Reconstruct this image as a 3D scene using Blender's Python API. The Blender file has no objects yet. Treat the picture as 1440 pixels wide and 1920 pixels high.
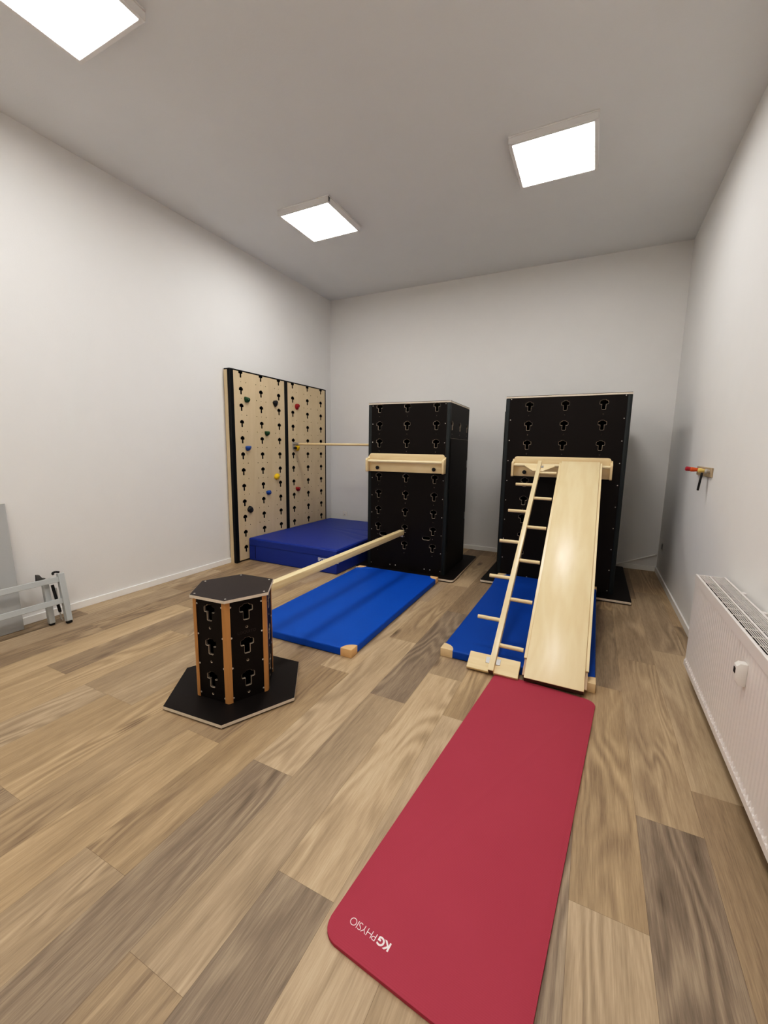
import bpy, bmesh, math, random
from mathutils import Vector, Matrix
random.seed(7)
SC = bpy.context.scene
COL = SC.collection
PI = math.pi

# ------------------------------------------------------------------ room numbers (metres, camera above x=y=0)
XL, XR, YB, YF, HC = -4.078, 0.818, 6.107, -2.5, 3.866
CAMZ = 1.4757

# ------------------------------------------------------------------ helpers
def lin(c):
    return tuple(((v/255)/12.92 if v/255 <= 0.04045 else ((v/255+0.055)/1.055)**2.4) for v in c) + (1.0,)

class MB:
    """collects shapes into one bmesh"""
    def __init__(s):
        s.bm = bmesh.new()
    def _merge(s, tmp, mi, M, smooth):
        if M is not None:
            bmesh.ops.transform(tmp, matrix=M, verts=tmp.verts)
        off = {}
        for v in tmp.verts:
            off[v] = s.bm.verts.new(v.co)
        for f in tmp.faces:
            try:
                nf = s.bm.faces.new([off[v] for v in f.verts])
                nf.material_index = f.material_index if mi is None else mi
                nf.smooth = smooth
            except ValueError:
                pass
        tmp.free()
    def box(s, lo, hi, bevel=0.0, seg=1, mi=0, M=None, smooth=False):
        t = bmesh.new()
        bmesh.ops.create_cube(t, size=1.0)
        lo, hi = Vector(lo), Vector(hi)
        for v in t.verts:
            v.co = Vector(((lo[i]+hi[i])/2 + v.co[i]*(hi[i]-lo[i]) for i in range(3)))
        if bevel > 0:
            bmesh.ops.bevel(t, geom=t.edges[:], offset=bevel, segments=seg, profile=0.5, affect='EDGES')
        s._merge(t, mi, M, smooth)
        return s
    def prism(s, pts, z0, z1, mi=0, mi_side=None, M=None, bevel=0.0, smooth=False):
        """pts: outline in xy, extruded from z0 to z1"""
        t = bmesh.new()
        a = sum(pts[i][0]*pts[(i+1) % len(pts)][1]-pts[(i+1) % len(pts)][0]*pts[i][1] for i in range(len(pts)))
        if a < 0:
            pts = pts[::-1]
        b = [t.verts.new((x, y, z0)) for x, y in pts]
        u = [t.verts.new((x, y, z1)) for x, y in pts]
        n = len(pts)
        f = t.faces.new(u); f.material_index = mi
        f = t.faces.new(b[::-1]); f.material_index = mi
        for i in range(n):
            f = t.faces.new((b[i], b[(i+1) % n], u[(i+1) % n], u[i]))
            f.material_index = mi if mi_side is None else mi_side
        if bevel > 0:
            bmesh.ops.bevel(t, geom=t.edges[:], offset=bevel, segments=2, profile=0.5, affect='EDGES')
        s._merge(t, None, M, smooth)
        return s
    def tube(s, a, b, r, n=16, mi=0, r2=None, M=None, caps=True):
        a, b = Vector(a), Vector(b)
        d = (b-a)
        q = d.to_track_quat('Z', 'Y').to_matrix()
        t = bmesh.new()
        r2 = r if r2 is None else r2
        A = [t.verts.new(a + q @ Vector((r*math.cos(2*PI*i/n), r*math.sin(2*PI*i/n), 0))) for i in range(n)]
        B = [t.verts.new(b + q @ Vector((r2*math.cos(2*PI*i/n), r2*math.sin(2*PI*i/n), 0))) for i in range(n)]
        for i in range(n):
            t.faces.new((A[i], A[(i+1) % n], B[(i+1) % n], B[i]))
        if caps:
            t.faces.new(A[::-1]); t.faces.new(B)
        s._merge(t, mi, M, True)
        return s
    def lathe(s, prof, origin, axis, n=16, mi=0):
        """prof: list of (distance along axis, radius)"""
        o = Vector(origin); q = Vector(axis).to_track_quat('Z', 'Y').to_matrix()
        t = bmesh.new(); rings = []
        for (h, r) in prof:
            rings.append([t.verts.new(o + q @ Vector((r*math.cos(2*PI*i/n), r*math.sin(2*PI*i/n), h))) for i in range(n)])
        for a, b in zip(rings, rings[1:]):
            for i in range(n):
                t.faces.new((a[i], a[(i+1) % n], b[(i+1) % n], b[i]))
        t.faces.new(rings[0][::-1]); t.faces.new(rings[-1])
        s._merge(t, mi, None, True)
        return s
    def path(s, pts, r, n=10, mi=0):
        for a, b in zip(pts, pts[1:]):
            s.tube(a, b, r, n, mi)
        return s
    def mesh(s, name, mats):
        me = bpy.data.meshes.new(name)
        bmesh.ops.recalc_face_normals(s.bm, faces=s.bm.faces)
        s.bm.to_mesh(me); s.bm.free()
        for m in (mats if isinstance(mats, (list, tuple)) else [mats]):
            me.materials.append(m)
        for p in me.polygons:
            pass
        if hasattr(me, 'set_sharp_from_angle'):
            me.set_sharp_from_angle(angle=math.radians(40))
        return me

def tag(o, label=None, cat=None, group=None, kind=None):
    if label: o['label'] = label
    if cat: o['category'] = cat
    if group: o['group'] = group
    if kind: o['kind'] = kind
    return o

def thing(name, label, cat, loc=(0, 0, 0), rot=(0, 0, 0), group=None):
    o = bpy.data.objects.new(name, None)
    o.empty_display_size = 0.1
    COL.objects.link(o)
    o.location = loc; o.rotation_euler = rot
    return tag(o, label, cat, group)

def part(name, me, parent=None, label=None, mats=None):
    if isinstance(me, MB):
        me = me.mesh(name, mats)
    o = bpy.data.objects.new(name, me)
    COL.objects.link(o)
    if parent is not None:
        o.parent = parent
    if label: o['label'] = label
    return o

def struct(name, mb, mats):
    o = part(name, mb, None, None, mats)
    o['kind'] = 'structure'
    return o

def copy_tree(o, parent=None):
    c = o.copy(); COL.objects.link(c)
    c.parent = parent
    for ch in list(o.children):
        copy_tree(ch, c)
    return c

# ------------------------------------------------------------------ materials
def newmat(name):
    m = bpy.data.materials.new(name); m.use_nodes = True
    nt = m.node_tree
    b = nt.nodes['Principled BSDF']
    return m, nt, b

def N(nt, t, **kw):
    n = nt.nodes.new(t)
    for k, v in kw.items():
        if k in n.inputs.keys():
            n.inputs[k].default_value = v
        else:
            setattr(n, k, v)
    return n

def mapping(nt, scale, coord='Object', loc=(0, 0, 0)):
    tc = N(nt, 'ShaderNodeTexCoord')
    mp = N(nt, 'ShaderNodeMapping')
    mp.inputs['Scale'].default_value = scale
    mp.inputs['Location'].default_value = loc
    nt.links.new(tc.outputs[coord], mp.inputs['Vector'])
    return mp

def plain(name, rgb, rough=0.5, spec=0.5, metal=0.0, noise=0.0, nscale=40.0, bump=0.0, bscale=200.0, coat=0.0):
    m, nt, b = newmat(name)
    b.inputs['Base Color'].default_value = lin(rgb)
    b.inputs['Roughness'].default_value = rough
    b.inputs['Specular IOR Level'].default_value = spec
    b.inputs['Metallic'].default_value = metal
    b.inputs['Coat Weight'].default_value = coat
    mp = mapping(nt, (1, 1, 1))
    nz = N(nt, 'ShaderNodeTexNoise'); nz.inputs['Scale'].default_value = nscale; nz.inputs['Detail'].default_value = 4
    nt.links.new(mp.outputs[0], nz.inputs['Vector'])
    if noise > 0:
        mx = N(nt, 'ShaderNodeMix', data_type='RGBA')
        c = lin(rgb)
        mx.inputs[6].default_value = tuple(v*(1-noise) for v in c[:3]) + (1,)
        mx.inputs[7].default_value = tuple(min(1, v*(1+noise)) for v in c[:3]) + (1,)
        nt.links.new(nz.outputs['Fac'], mx.inputs[0])
        nt.links.new(mx.outputs[2], b.inputs['Base Color'])
    if bump > 0:
        n2 = N(nt, 'ShaderNodeTexNoise'); n2.inputs['Scale'].default_value = bscale; n2.inputs['Detail'].default_value = 3
        nt.links.new(mp.outputs[0], n2.inputs['Vector'])
        bp = N(nt, 'ShaderNodeBump'); bp.inputs['Strength'].default_value = bump; bp.inputs['Distance'].default_value = 0.002
        nt.links.new(n2.outputs['Fac'], bp.inputs['Height'])
        nt.links.new(bp.outputs[0], b.inputs['Normal'])
    return m

def wood(name, light, dark, scale, rough=0.45, rings=9.0, ringfreq=1.0, contrast=0.5, streak=0.35):
    """scale: mapping scale, small along the grain"""
    m, nt, b = newmat(name)
    mp = mapping(nt, scale)
    n1 = N(nt, 'ShaderNodeTexNoise'); n1.inputs['Scale'].default_value = ringfreq; n1.inputs['Detail'].default_value = 2; n1.inputs['Distortion'].default_value = 0.3
    nt.links.new(mp.outputs[0], n1.inputs['Vector'])
    mul = N(nt, 'ShaderNodeMath', operation='MULTIPLY'); mul.inputs[1].default_value = rings*2*PI
    nt.links.new(n1.outputs['Fac'], mul.inputs[0])
    sn = N(nt, 'ShaderNodeMath', operation='SINE'); nt.links.new(mul.outputs[0], sn.inputs[0])
    mr = N(nt, 'ShaderNodeMapRange'); mr.inputs[1].default_value = -1; mr.inputs[2].default_value = 1
    mr.inputs[3].default_value = 0.5-contrast/2; mr.inputs[4].default_value = 0.5+contrast/2
    nt.links.new(sn.outputs[0], mr.inputs[0])
    n2 = N(nt, 'ShaderNodeTexNoise'); n2.inputs['Scale'].default_value = 9; n2.inputs['Detail'].default_value = 5
    mp2 = mapping(nt, tuple(v*(1.0) for v in scale))
    nt.links.new(mp2.outputs[0], n2.inputs['Vector'])
    ad = N(nt, 'ShaderNodeMix', data_type='FLOAT'); ad.inputs[0].default_value = streak
    nt.links.new(mr.outputs[0], ad.inputs[2]); nt.links.new(n2.outputs['Fac'], ad.inputs[3])
    mx = N(nt, 'ShaderNodeMix', data_type='RGBA')
    mx.inputs[6].default_value = lin(dark); mx.inputs[7].default_value = lin(light)
    nt.links.new(ad.outputs[0], mx.inputs[0])
    nt.links.new(mx.outputs[2], b.inputs['Base Color'])
    b.inputs['Roughness'].default_value = rough
    return m

M = {}
M['wall'] = plain('wall_paint', (231, 230, 228), 0.9, 0.2, noise=0.015, nscale=6, bump=0.25, bscale=160)
M['ceiling'] = plain('ceiling_paint', (230, 231, 231), 0.95, 0.1, noise=0.02, nscale=3, bump=0.2, bscale=120)
M['baseboard'] = plain('baseboard_white', (242, 241, 238), 0.4)
M['darkply'] = plain('film_faced_plywood', (24, 17, 14), 0.5, 0.22, noise=0.25, nscale=300, bump=0.12, bscale=700)
M['darktop_lit'] = plain('film_faced_plywood_lit_top', (46, 39, 38), 0.55, 0.3, noise=0.15, nscale=400, bump=0.3, bscale=900)  # same dark plywood, lamp light on the upward face painted in as lighter colour
M['plyedge'] = plain('plywood_edge', (214, 202, 186), 0.6, noise=0.12, nscale=60)
M['plyrim'] = plain('plywood_rim', (176, 163, 146), 0.6, noise=0.15, nscale=60)
M['plycut'] = plain('plywood_cut', (122, 112, 102), 0.7, noise=0.2, nscale=80)
M['birch'] = wood('birch_along_y', (238, 221, 184), (220, 196, 152), (5, 0.9, 5), rings=6, contrast=0.4, rough=0.3)
M['birchx'] = wood('birch_along_x', (234, 214, 174), (214, 188, 142), (1.2, 9, 9), rings=4, contrast=0.35)
M['birchz'] = wood('birch_along_z', (222, 204, 172), (202, 181, 145), (4, 4, 0.7), rings=4, contrast=0.3, rough=0.5)
M['pine'] = wood('pine_along_y', (242, 226, 184), (216, 190, 142), (9, 0.8, 9), rings=5, contrast=0.5)
M['birchedge'] = wood('birch_ply_layers', (226, 206, 176), (164, 128, 100), (3, 0.5, 160), rings=2, contrast=0.7)
M['beech'] = wood('beech_along_z', (196, 148, 96), (170, 122, 74), (14, 14, 1.2), rings=4, contrast=0.4)
M['post'] = plain('post_anthracite', (34, 39, 40), 0.5, 0.35, noise=0.1, nscale=30)
M['blackpost'] = plain('post_black', (14, 16, 18), 0.5, 0.3)
M['black'] = plain('black_rubber', (16, 15, 15), 0.6)
M['holeshade'] = plain('painted_hole_shade', (9, 8, 8), 0.9, 0.05)  # near-black colour for the shade seen inside the holes
M['steel'] = plain('zinc_steel', (190, 190, 190), 0.35, metal=0.85, noise=0.1, nscale=50)
M['rod'] = plain('rod_painted_shine', (246, 246, 244), 0.4)  # near-white colour stands in for light shining off the metal
M['screw'] = plain('screw_head', (200, 196, 190), 0.4, metal=0.5)
M['mat_blue'] = plain('mat_blue_vinyl', (4, 82, 178), 0.55, 0.3, noise=0.05, nscale=8, bump=0.25, bscale=500)
M['mat_blue2'] = plain('mat_royal_blue_vinyl', (8, 72, 156), 0.55, 0.3, noise=0.05, nscale=8, bump=0.25, bscale=500)
M['navy'] = plain('crash_mat_navy', (34, 60, 146), 0.45, 0.4, noise=0.06, nscale=5, bump=0.2, bscale=400)
M['navyd'] = plain('crash_mat_seam', (14, 22, 84), 0.5, 0.4)
M['leather'] = plain('tan_leather', (222, 182, 134), 0.6, noise=0.08, nscale=25, bump=0.3, bscale=120)
M['leatherp'] = plain('pale_leather', (218, 192, 152), 0.6, noise=0.08, nscale=25, bump=0.3, bscale=120)
M['white_ink'] = plain('white_print', (235, 225, 225), 0.6)
M['faint_ink'] = plain('pale_blue_print', (70, 128, 215), 0.6)
M['grey_ink'] = plain('engraved_print', (46, 37, 32), 0.6)
M['silver_ink'] = plain('silver_print', (225, 226, 230), 0.5)
M['radiator'] = plain('radiator_enamel', (226, 220, 216), 0.4, 0.4)
M['grillshade'] = plain('radiator_gap_shade', (38, 37, 36), 0.8)  # shade between the grille bars, painted as dark colour
M['white_plastic'] = plain('white_plastic', (230, 226, 220), 0.4)
M['greyboard'] = plain('grey_board', (178, 180, 180), 0.45, noise=0.03, nscale=4)
M['alu'] = plain('grey_painted_metal', (186, 190, 190), 0.4, 0.5, noise=0.03, nscale=10)
M['darkmetal'] = plain('dark_grey_plastic', (84, 82, 80), 0.5)
M['housing'] = plain('lamp_housing', (232, 230, 228), 0.5)
for n, c in dict(green=(22, 70, 38), hblack=(26, 26, 30), red=(150, 28, 34), hblue=(36, 78, 150), yellow=(228, 190, 30),
                 pegred=(176, 46, 62), pegorange=(206, 92, 42), pegyellow=(222, 196, 120), tan=(176, 158, 132)).items():
    M[n] = plain('paint_'+n, c, 0.5, noise=0.06, nscale=60, bump=0.15, bscale=300)

# red exercise mat: fine ribbing across the mat
def redmat():
    m, nt, b = newmat('red_foam')
    mp = mapping(nt, (1, 1, 1))
    wv = N(nt, 'ShaderNodeTexWave'); wv.bands_direction = 'Y'; wv.inputs['Scale'].default_value = 55; wv.inputs['Distortion'].default_value = 0.6
    nt.links.new(mp.outputs[0], wv.inputs['Vector'])
    nz = N(nt, 'ShaderNodeTexNoise'); nz.inputs['Scale'].default_value = 350; nz.inputs['Detail'].default_value = 3
    nt.links.new(mp.outputs[0], nz.inputs['Vector'])
    ad = N(nt, 'ShaderNodeMath', operation='ADD'); nt.links.new(wv.outputs['Fac'], ad.inputs[0]); nt.links.new(nz.outputs['Fac'], ad.inputs[1])
    bp = N(nt, 'ShaderNodeBump'); bp.inputs['Strength'].default_value = 0.18; bp.inputs['Distance'].default_value = 0.001
    nt.links.new(ad.outputs[0], bp.inputs['Height']); nt.links.new(bp.outputs[0], b.inputs['Normal'])
    n2 = N(nt, 'ShaderNodeTexNoise'); n2.inputs['Scale'].default_value = 3
    nt.links.new(mp.outputs[0], n2.inputs['Vector'])
    mx = N(nt, 'ShaderNodeMix', data_type='RGBA'); mx.inputs[6].default_value = lin((163, 65, 81)); mx.inputs[7].default_value = lin((169, 70, 86))
    nt.links.new(n2.outputs['Fac'], mx.inputs[0]); nt.links.new(mx.outputs[2], b.inputs['Base Color'])
    b.inputs['Roughness'].default_value = 0.75; b.inputs['Specular IOR Level'].default_value = 0.25
    return m
M['redmat'] = redmat()

def glow(name, rgb, strength):
    m, nt, b = newmat(name)
    b.inputs['Base Color'].default_value = (0.9, 0.9, 0.9, 1)
    b.inputs['Emission Color'].default_value = rgb + (1,)
    b.inputs['Emission Strength'].default_value = strength
    return m
LAMP = 24.8
M['glow'] = glow('lamp_diffuser', (1.0, 0.975, 0.94), LAMP)

# floor planks ---------------------------------------------------------------------------
def floor_mat():
    m, nt, b = newmat('oak_vinyl_planks')
    L = nt.links.new
    at = N(nt, 'ShaderNodeAttribute'); at.attribute_name = 'plank'
    sep = N(nt, 'ShaderNodeSeparateColor'); L(at.outputs['Color'], sep.inputs[0])
    tc = N(nt, 'ShaderNodeTexCoord')
    off = N(nt, 'ShaderNodeMath', operation='MULTIPLY'); off.inputs[1].default_value = 37.0; L(sep.outputs[1], off.inputs[0])
    cmb = N(nt, 'ShaderNodeCombineXYZ'); L(off.outputs[0], cmb.inputs[2]); L(off.outputs[0], cmb.inputs[1])
    add = N(nt, 'ShaderNodeVectorMath', operation='ADD'); L(tc.outputs['Object'], add.inputs[0]); L(cmb.outputs[0], add.inputs[1])
    def mp(scale):
        n = N(nt, 'ShaderNodeMapping'); n.inputs['Scale'].default_value = scale; L(add.outputs[0], n.inputs['Vector']); return n.outputs[0]
    def noise(vec, sc, det, dist=0.0, rough=0.5):
        n = N(nt, 'ShaderNodeTexNoise'); n.inputs['Scale'].default_value = sc; n.inputs['Detail'].default_value = det
        n.inputs['Distortion'].default_value = dist; n.inputs['Roughness'].default_value = rough; L(vec, n.inputs['Vector']); return n.outputs['Fac']
    def rng(v, a, b_, c, d):
        n = N(nt, 'ShaderNodeMapRange'); n.inputs[1].default_value = a; n.inputs[2].default_value = b_; n.inputs[3].default_value = c; n.inputs[4].default_value = d
        L(v, n.inputs[0]); return n.outputs[0]
    def math2(op, a, b_):
        n = N(nt, 'ShaderNodeMath', operation=op)
        for i, v in enumerate((a, b_)):
            if isinstance(v, (int, float)): n.inputs[i].default_value = v
            else: L(v, n.inputs[i])
        return n.outputs[0]
    # cathedral rings
    base = noise(mp((4.6, 0.62, 1.0)), 1.0, 1.5, 0.25)
    s = math2('SINE', math2('MULTIPLY', base, 95.0), 0.0)
    ring = rng(s, -1, 1, 0, 1)
    ringmask = rng(noise(mp((5.0, 0.8, 1.0)), 1.0, 2), 0.45, 0.62, 0.0, 1.0)
    streak = noise(mp((110, 3.0, 1.0)), 1.0, 6, 0.0, 0.7)
    fine = noise(mp((260, 14, 1.0)), 1.0, 3)
    cloud = noise(mp((5.5, 1.3, 1.0)), 1.0, 3, 0.6)
    band = noise(mp((14, 0.35, 1.0)), 1.0, 2)
    vk = N(nt, 'ShaderNodeTexVoronoi'); vk.inputs['Scale'].default_value = 1.0; vk.inputs['Randomness'].default_value = 1.0
    L(mp((3.4, 1.15, 0.4)), vk.inputs['Vector'])
    knot = rng(vk.outputs['Distance'], 0.02, 0.13, 1.0, 0.0)
    t = math2('MULTIPLY', math2('SUBTRACT', ring, 0.5), math2('MULTIPLY', ringmask, 0.24))
    t = math2('ADD', t, rng(streak, 0.3, 0.7, -0.09, 0.09))
    t = math2('ADD', t, rng(fine, 0.3, 0.7, -0.07, 0.07))
    t = math2('ADD', t, rng(cloud, 0.3, 0.7, -0.08, 0.08))
    t = math2('ADD', t, rng(band, 0.3, 0.7, -0.07, 0.07))
    t = math2('SUBTRACT', t, math2('MULTIPLY', knot, 0.45))
    t = math2('ADD', t, math2('ADD', rng(sep.outputs[0], 0, 1, -0.27, 0.27), 0.5))
    cr = N(nt, 'ShaderNodeValToRGB')
    e = cr.color_ramp.elements
    e[0].position = 0.0; e[0].color = lin((94, 77, 58))
    e[1].position = 1.0; e[1].color = lin((206, 183, 148))
    for p, c in ((0.3, (134, 113, 88)), (0.5, (161, 137, 106)), (0.72, (184, 159, 124))):
        x = e.new(p); x.color = lin(c)
    L(t, cr.inputs[0])
    # warm / grey cast per plank
    hs = N(nt, 'ShaderNodeHueSaturation')
    L(rng(sep.outputs[2], 0, 1, 0.72, 0.97), hs.inputs['Saturation']); L(cr.outputs[0], hs.inputs['Color'])
    L(hs.outputs[0], b.inputs['Base Color'])
    bp = N(nt, 'ShaderNodeBump'); bp.inputs['Strength'].default_value = 0.12; bp.inputs['Distance'].default_value = 0.001
    L(streak, bp.inputs['Height']); L(bp.outputs[0], b.inputs['Normal'])
    b.inputs['Roughness'].default_value = 0.5; b.inputs['Specular IOR Level'].default_value = 0.35
    return m
M['floor'] = floor_mat()
M['seam'] = plain('plank_seam', (84, 68, 52), 0.8)

# ------------------------------------------------------------------ room shell
def build_floor():
    W = 0.2300; X0 = 0.044; LEN = 1.49
    joints = {1: 1.827, 0: 1.343, -1: 0.55, -2: 1.36+0.745, -3: 2.083, -4: 0.976, -5: 2.079, -6: 1.335, -7: 1.338-0.62, -8: 1.338, -9: 0.45, -10: 2.2, -11: 1.33, -12: 1.327, -13: 0.6, -14: 1.337, -15: 1.0}
    tone = {(1, 0): .16, (1, 1): .66, (0, 0): .74, (0, 1): .56, (-1, 0): .22, (-1, 1): .2, (-4, 0): .15, (-4, 1): .88, (-6, 0): .22, (-6, 1): .80, (-5, 0): .46,
            (-5, 1): .18, (-3, 0): .80, (-3, 1): .48, (-8, 0): .66, (-8, 1): .3, (-7, 0): .55, (-7, 1): .42, (-9, 0): .25, (-9, 1): .55, (-12, 0): .62, (-14, 0): .7, (-14, 1): .3, (2, 0): .35, (2, 1): .45}
    grey = {(1, 0): .1, (-1, 0): .1, (-1, 1): .1, (-4, 0): .2, (-6, 0): .3, (-5, 1): .2, (-9, 0): .5}
    mat_pts = []
    bm = bmesh.new()
    lay = bm.loops.layers.float_color.new('plank')
    g = 0.0003
    x_lo, x_hi = XL, XR
    for k in range(-20, 6):
        a = X0 + W*k; b_ = a + W
        a2, b2 = max(a, x_lo), min(b_, x_hi)
        if b2 - a2 < 0.002: continue
        j = joints.get(k, random.uniform(0, LEN))
        n0 = math.floor((YF - j)/LEN)
        i = n0
        while j + i*LEN < YB:
            y0, y1 = max(j + i*LEN, YF), min(j + (i+1)*LEN, YB)
            # index 0: the plank ending at j, 1: the plank starting at j
            key = (k, i+1)
            tn = tone.get(key, random.uniform(0.22, 0.80)); gr = grey.get(key, random.uniform(0.45, 1.0)); rd = random.random()
            vs = [bm.verts.new(p) for p in ((a2+g, y0+g, 0), (b2-g, y0+g, 0), (b2-g, y1-g, 0), (a2+g, y1-g, 0))]
            f = bm.faces.new(vs)
            for lp in f.loops: lp[lay] = (tn, rd, gr, 1)
            i += 1
    f = bm.faces.new([bm.verts.new(p) for p in ((x_lo-.1, YF-.1, -.002), (x_hi+.1, YF-.1, -.002), (x_hi+.1, YB+.1, -.002), (x_lo-.1, YB+.1, -.002))])
    f.material_index = 1
    me = bpy.data.meshes.new('floor'); bm.to_mesh(me); bm.free()
    me.materials.append(M['floor']); me.materials.append(M['seam'])
    o = bpy.data.objects.new('floor', me); COL.objects.link(o); o['kind'] = 'structure'
build_floor()
T = 0.12
struct('ceiling', MB().box((XL-T, YF-T, HC), (XR+T, YB+T, HC+T)), M['ceiling'])
struct('wall_left', MB().box((XL-T, YF-T, -.05), (XL, YB+T, HC)), M['wall'])
struct('wall_right', MB().box((XR, YF-T, -.05), (XR+T, YB+T, HC)), M['wall'])
struct('wall_back', MB().box((XL-T, YB, -.05), (XR+T, YB+T, HC)), M['wall'])
struct('wall_front', MB().box((XL-T, YF-T, -.05), (XR+T, YF, HC)), M['wall'])
BH = 0.062
struct('baseboard_left', MB().box((XL, YF, 0), (XL+.016, YB, BH), bevel=.002), M['baseboard'])
struct('baseboard_back', MB().box((XL+.016, YB-.016, 0), (XR-.016, YB, BH), bevel=.002), M['baseboard'])
struct('baseboard_right', MB().box((XR-.016, YF, 0), (XR, YB, BH), bevel=.002), M['baseboard'])

# ------------------------------------------------------------------ ceiling lights
def make_lamp():
    t = thing('ceiling_light', 'x', 'light', (0, 0, HC))
    mb = MB()
    o, i, h = .315, .285, .058
    mb.box((-o, -o, -.012), (o, o, 0), bevel=.003)
    for a in range(4):
        R = Matrix.Rotation(a*PI/2, 4, 'Z')
        mb.box((-o+.004, -o+.004, -h), (o-.004, -i, -.012), bevel=.002, M=R)
    part('housing', mb, t, None, M['housing'])
    part('diffuser', MB().box((-i, -i, -h+.004), (i, i, -h+.012)), t, 'glowing white diffuser', M['glow'])
    return t
lamps = [(-2.775, 3.975, 'square LED panel on the ceiling close to the back wall and the climbing boards'),
         (-.474, 3.943, 'square LED panel on the ceiling above the slide and ladder'),
         (-2.74, 1.50, 'square LED panel on the ceiling close to the wall with the grey board'),
         (-.46, 1.50, 'square LED panel on the ceiling above the red mat'),
         (-2.74, -1.0, 'square LED panel behind the camera by the plain white wall'),
         (-.46, -1.0, 'square LED panel behind the camera by the radiator wall')]
lamp0 = make_lamp()
for i, (x, y, lb) in enumerate(lamps):
    o = lamp0 if i == 0 else copy_tree(lamp0)
    o.location = (x, y, HC)
    tag(o, lb, 'ceiling light', 'square ceiling lights')

# ------------------------------------------------------------------ panels with keyhole cut-outs
def keyhole(cx, cz, s=1.0, wide=0.037, stem=0.0165):
    c = 0.007*s
    w, st = wide*s, stem*s
    kn = min(.0175, w*.52)
    p = [(-kn+.006, .047), (-kn+.001, .0435), (-kn-.002, .0375), (-w+c, .0355), (-w+.0015, .0325), (-w, .028), (-w, .008), (-w+.0015, .0045), (-w+c, .003), (-st, .003),
         (-st, -.043), (-st+.004, -.047)]
    p = [(x, z*s) for x, z in p]
    q = [(-x, z) for x, z in p[::-1]]
    return [(cx+x, cz+z) for x, z in p+q]
def disc(cx, cz, r, n=6):
    return [(cx+r*math.cos(2*PI*i/n), cz+r*math.sin(2*PI*i/n)) for i in range(n)]
def slot(cx, cz, w, h, n=5):
    r = h/2; out = []
    for k in range(n): 
        a = -PI/2 + PI*k/(n-1); out.append((cx+w/2-r+r*math.cos(a), cz+r*math.sin(a)))
    for k in range(n):
        a = PI/2 + PI*k/(n-1); out.append((cx-w/2+r+r*math.cos(a), cz+r*math.sin(a)))
    return out

def holed_panel(name, outline, holes, t, mats, parent, Mx=None, label=None, cham=0.0):
    """front at y=0 (facing -y), back at y=t, outline and holes in (x, z); material 1 on all cut edges"""
    def grow(loop, e):
        if len(loop) == 8: e = e*.25
        n = len(loop); out = []
        ar = sum(loop[i][0]*loop[(i+1) % n][1]-loop[(i+1) % n][0]*loop[i][1] for i in range(n))
        sg = 1 if ar > 0 else -1
        for i in range(n):
            a, p, b = Vector(loop[i-1]), Vector(loop[i]), Vector(loop[(i+1) % n])
            d1, d2 = (p-a).normalized(), (b-p).normalized()
            n1, n2 = Vector((d1.y, -d1.x))*sg, Vector((d2.y, -d2.x))*sg
            m_ = n1+n2
            m_ = m_/max(.5, m_.dot(n1)) if m_.length > 1e-6 else n1
            out.append((p.x+m_.x*e, p.y+m_.y*e))
        return out
    bm = bmesh.new()
    for y, sgn in ((0.0, -1), (t, 1)):
        tmp = bmesh.new()
        for loop in [outline]+([grow(h_, cham) for h_ in holes] if (cham > 0 and y == 0.0) else holes):
            vs = [tmp.verts.new((x, y, z)) for x, z in loop]
            for i in range(len(vs)):
                tmp.edges.new((vs[i], vs[(i+1) % len(vs)]))
        bmesh.ops.triangle_fill(tmp, use_beauty=True, use_dissolve=False, edges=tmp.edges[:])
        off = {v: bm.verts.new(v.co) for v in tmp.verts}
        for f in tmp.faces:
            f.normal_update()
            vv = [off[v] for v in f.verts]
            if f.normal.y*sgn < 0: vv.reverse()
            bm.faces.new(vv).material_index = 0
        tmp.free()
    for li, loop in enumerate([outline]+holes):
        ar = sum(loop[i][0]*loop[(i+1) % len(loop)][1]-loop[(i+1) % len(loop)][0]*loop[i][1] for i in range(len(loop)))
        lp = loop if (ar > 0) == (li == 0) else loop[::-1]
        a = [bm.verts.new((x, 0, z)) for x, z in lp]; b = [bm.verts.new((x, t, z)) for x, z in lp]
        n = len(lp)
        for i in range(n):
            f = bm.faces.new((a[i], a[(i+1) % n], b[(i+1) % n], b[i])); f.material_index = 1 if (li == 0 or cham == 0) else 2
        if li > 0 and cham > 0:
            for v in a: v.co.y = cham
            c = [bm.verts.new((x, 0, z)) for x, z in grow(lp, cham)]
            for i in range(n):
                f = bm.faces.new((c[i], c[(i+1) % n], a[(i+1) % n], a[i])); f.material_index = 1
    if Mx is not None: bmesh.ops.transform(bm, matrix=Mx, verts=bm.verts)
    me = bpy.data.meshes.new(name); bm.to_mesh(me); bm.free()
    for m in mats: me.materials.append(m)
    return part(name, me, parent, label)

def rect(x0, z0, x1, z1):
    return [(x0, z0), (x1, z0), (x1, z1), (x0, z1)]

def rrect(x0, y0, x1, y1, r, n=5):
    out = []
    for cx, cy, a0 in ((x1-r, y0+r, -PI/2), (x1-r, y1-r, 0), (x0+r, y1-r, PI/2), (x0+r, y0+r, PI)):
        for k in range(n+1):
            a = a0 + PI/2*k/n
            out.append((cx+r*math.cos(a), cy+r*math.sin(a)))
    return out

def screw_mesh():
    return MB().lathe([(0, .0058), (.0014, .0055), (.0026, .0030)], (0, 0, 0), (0, -1, 0), 10).mesh('screw', M['screw'])
SCREW = screw_mesh()

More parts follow.
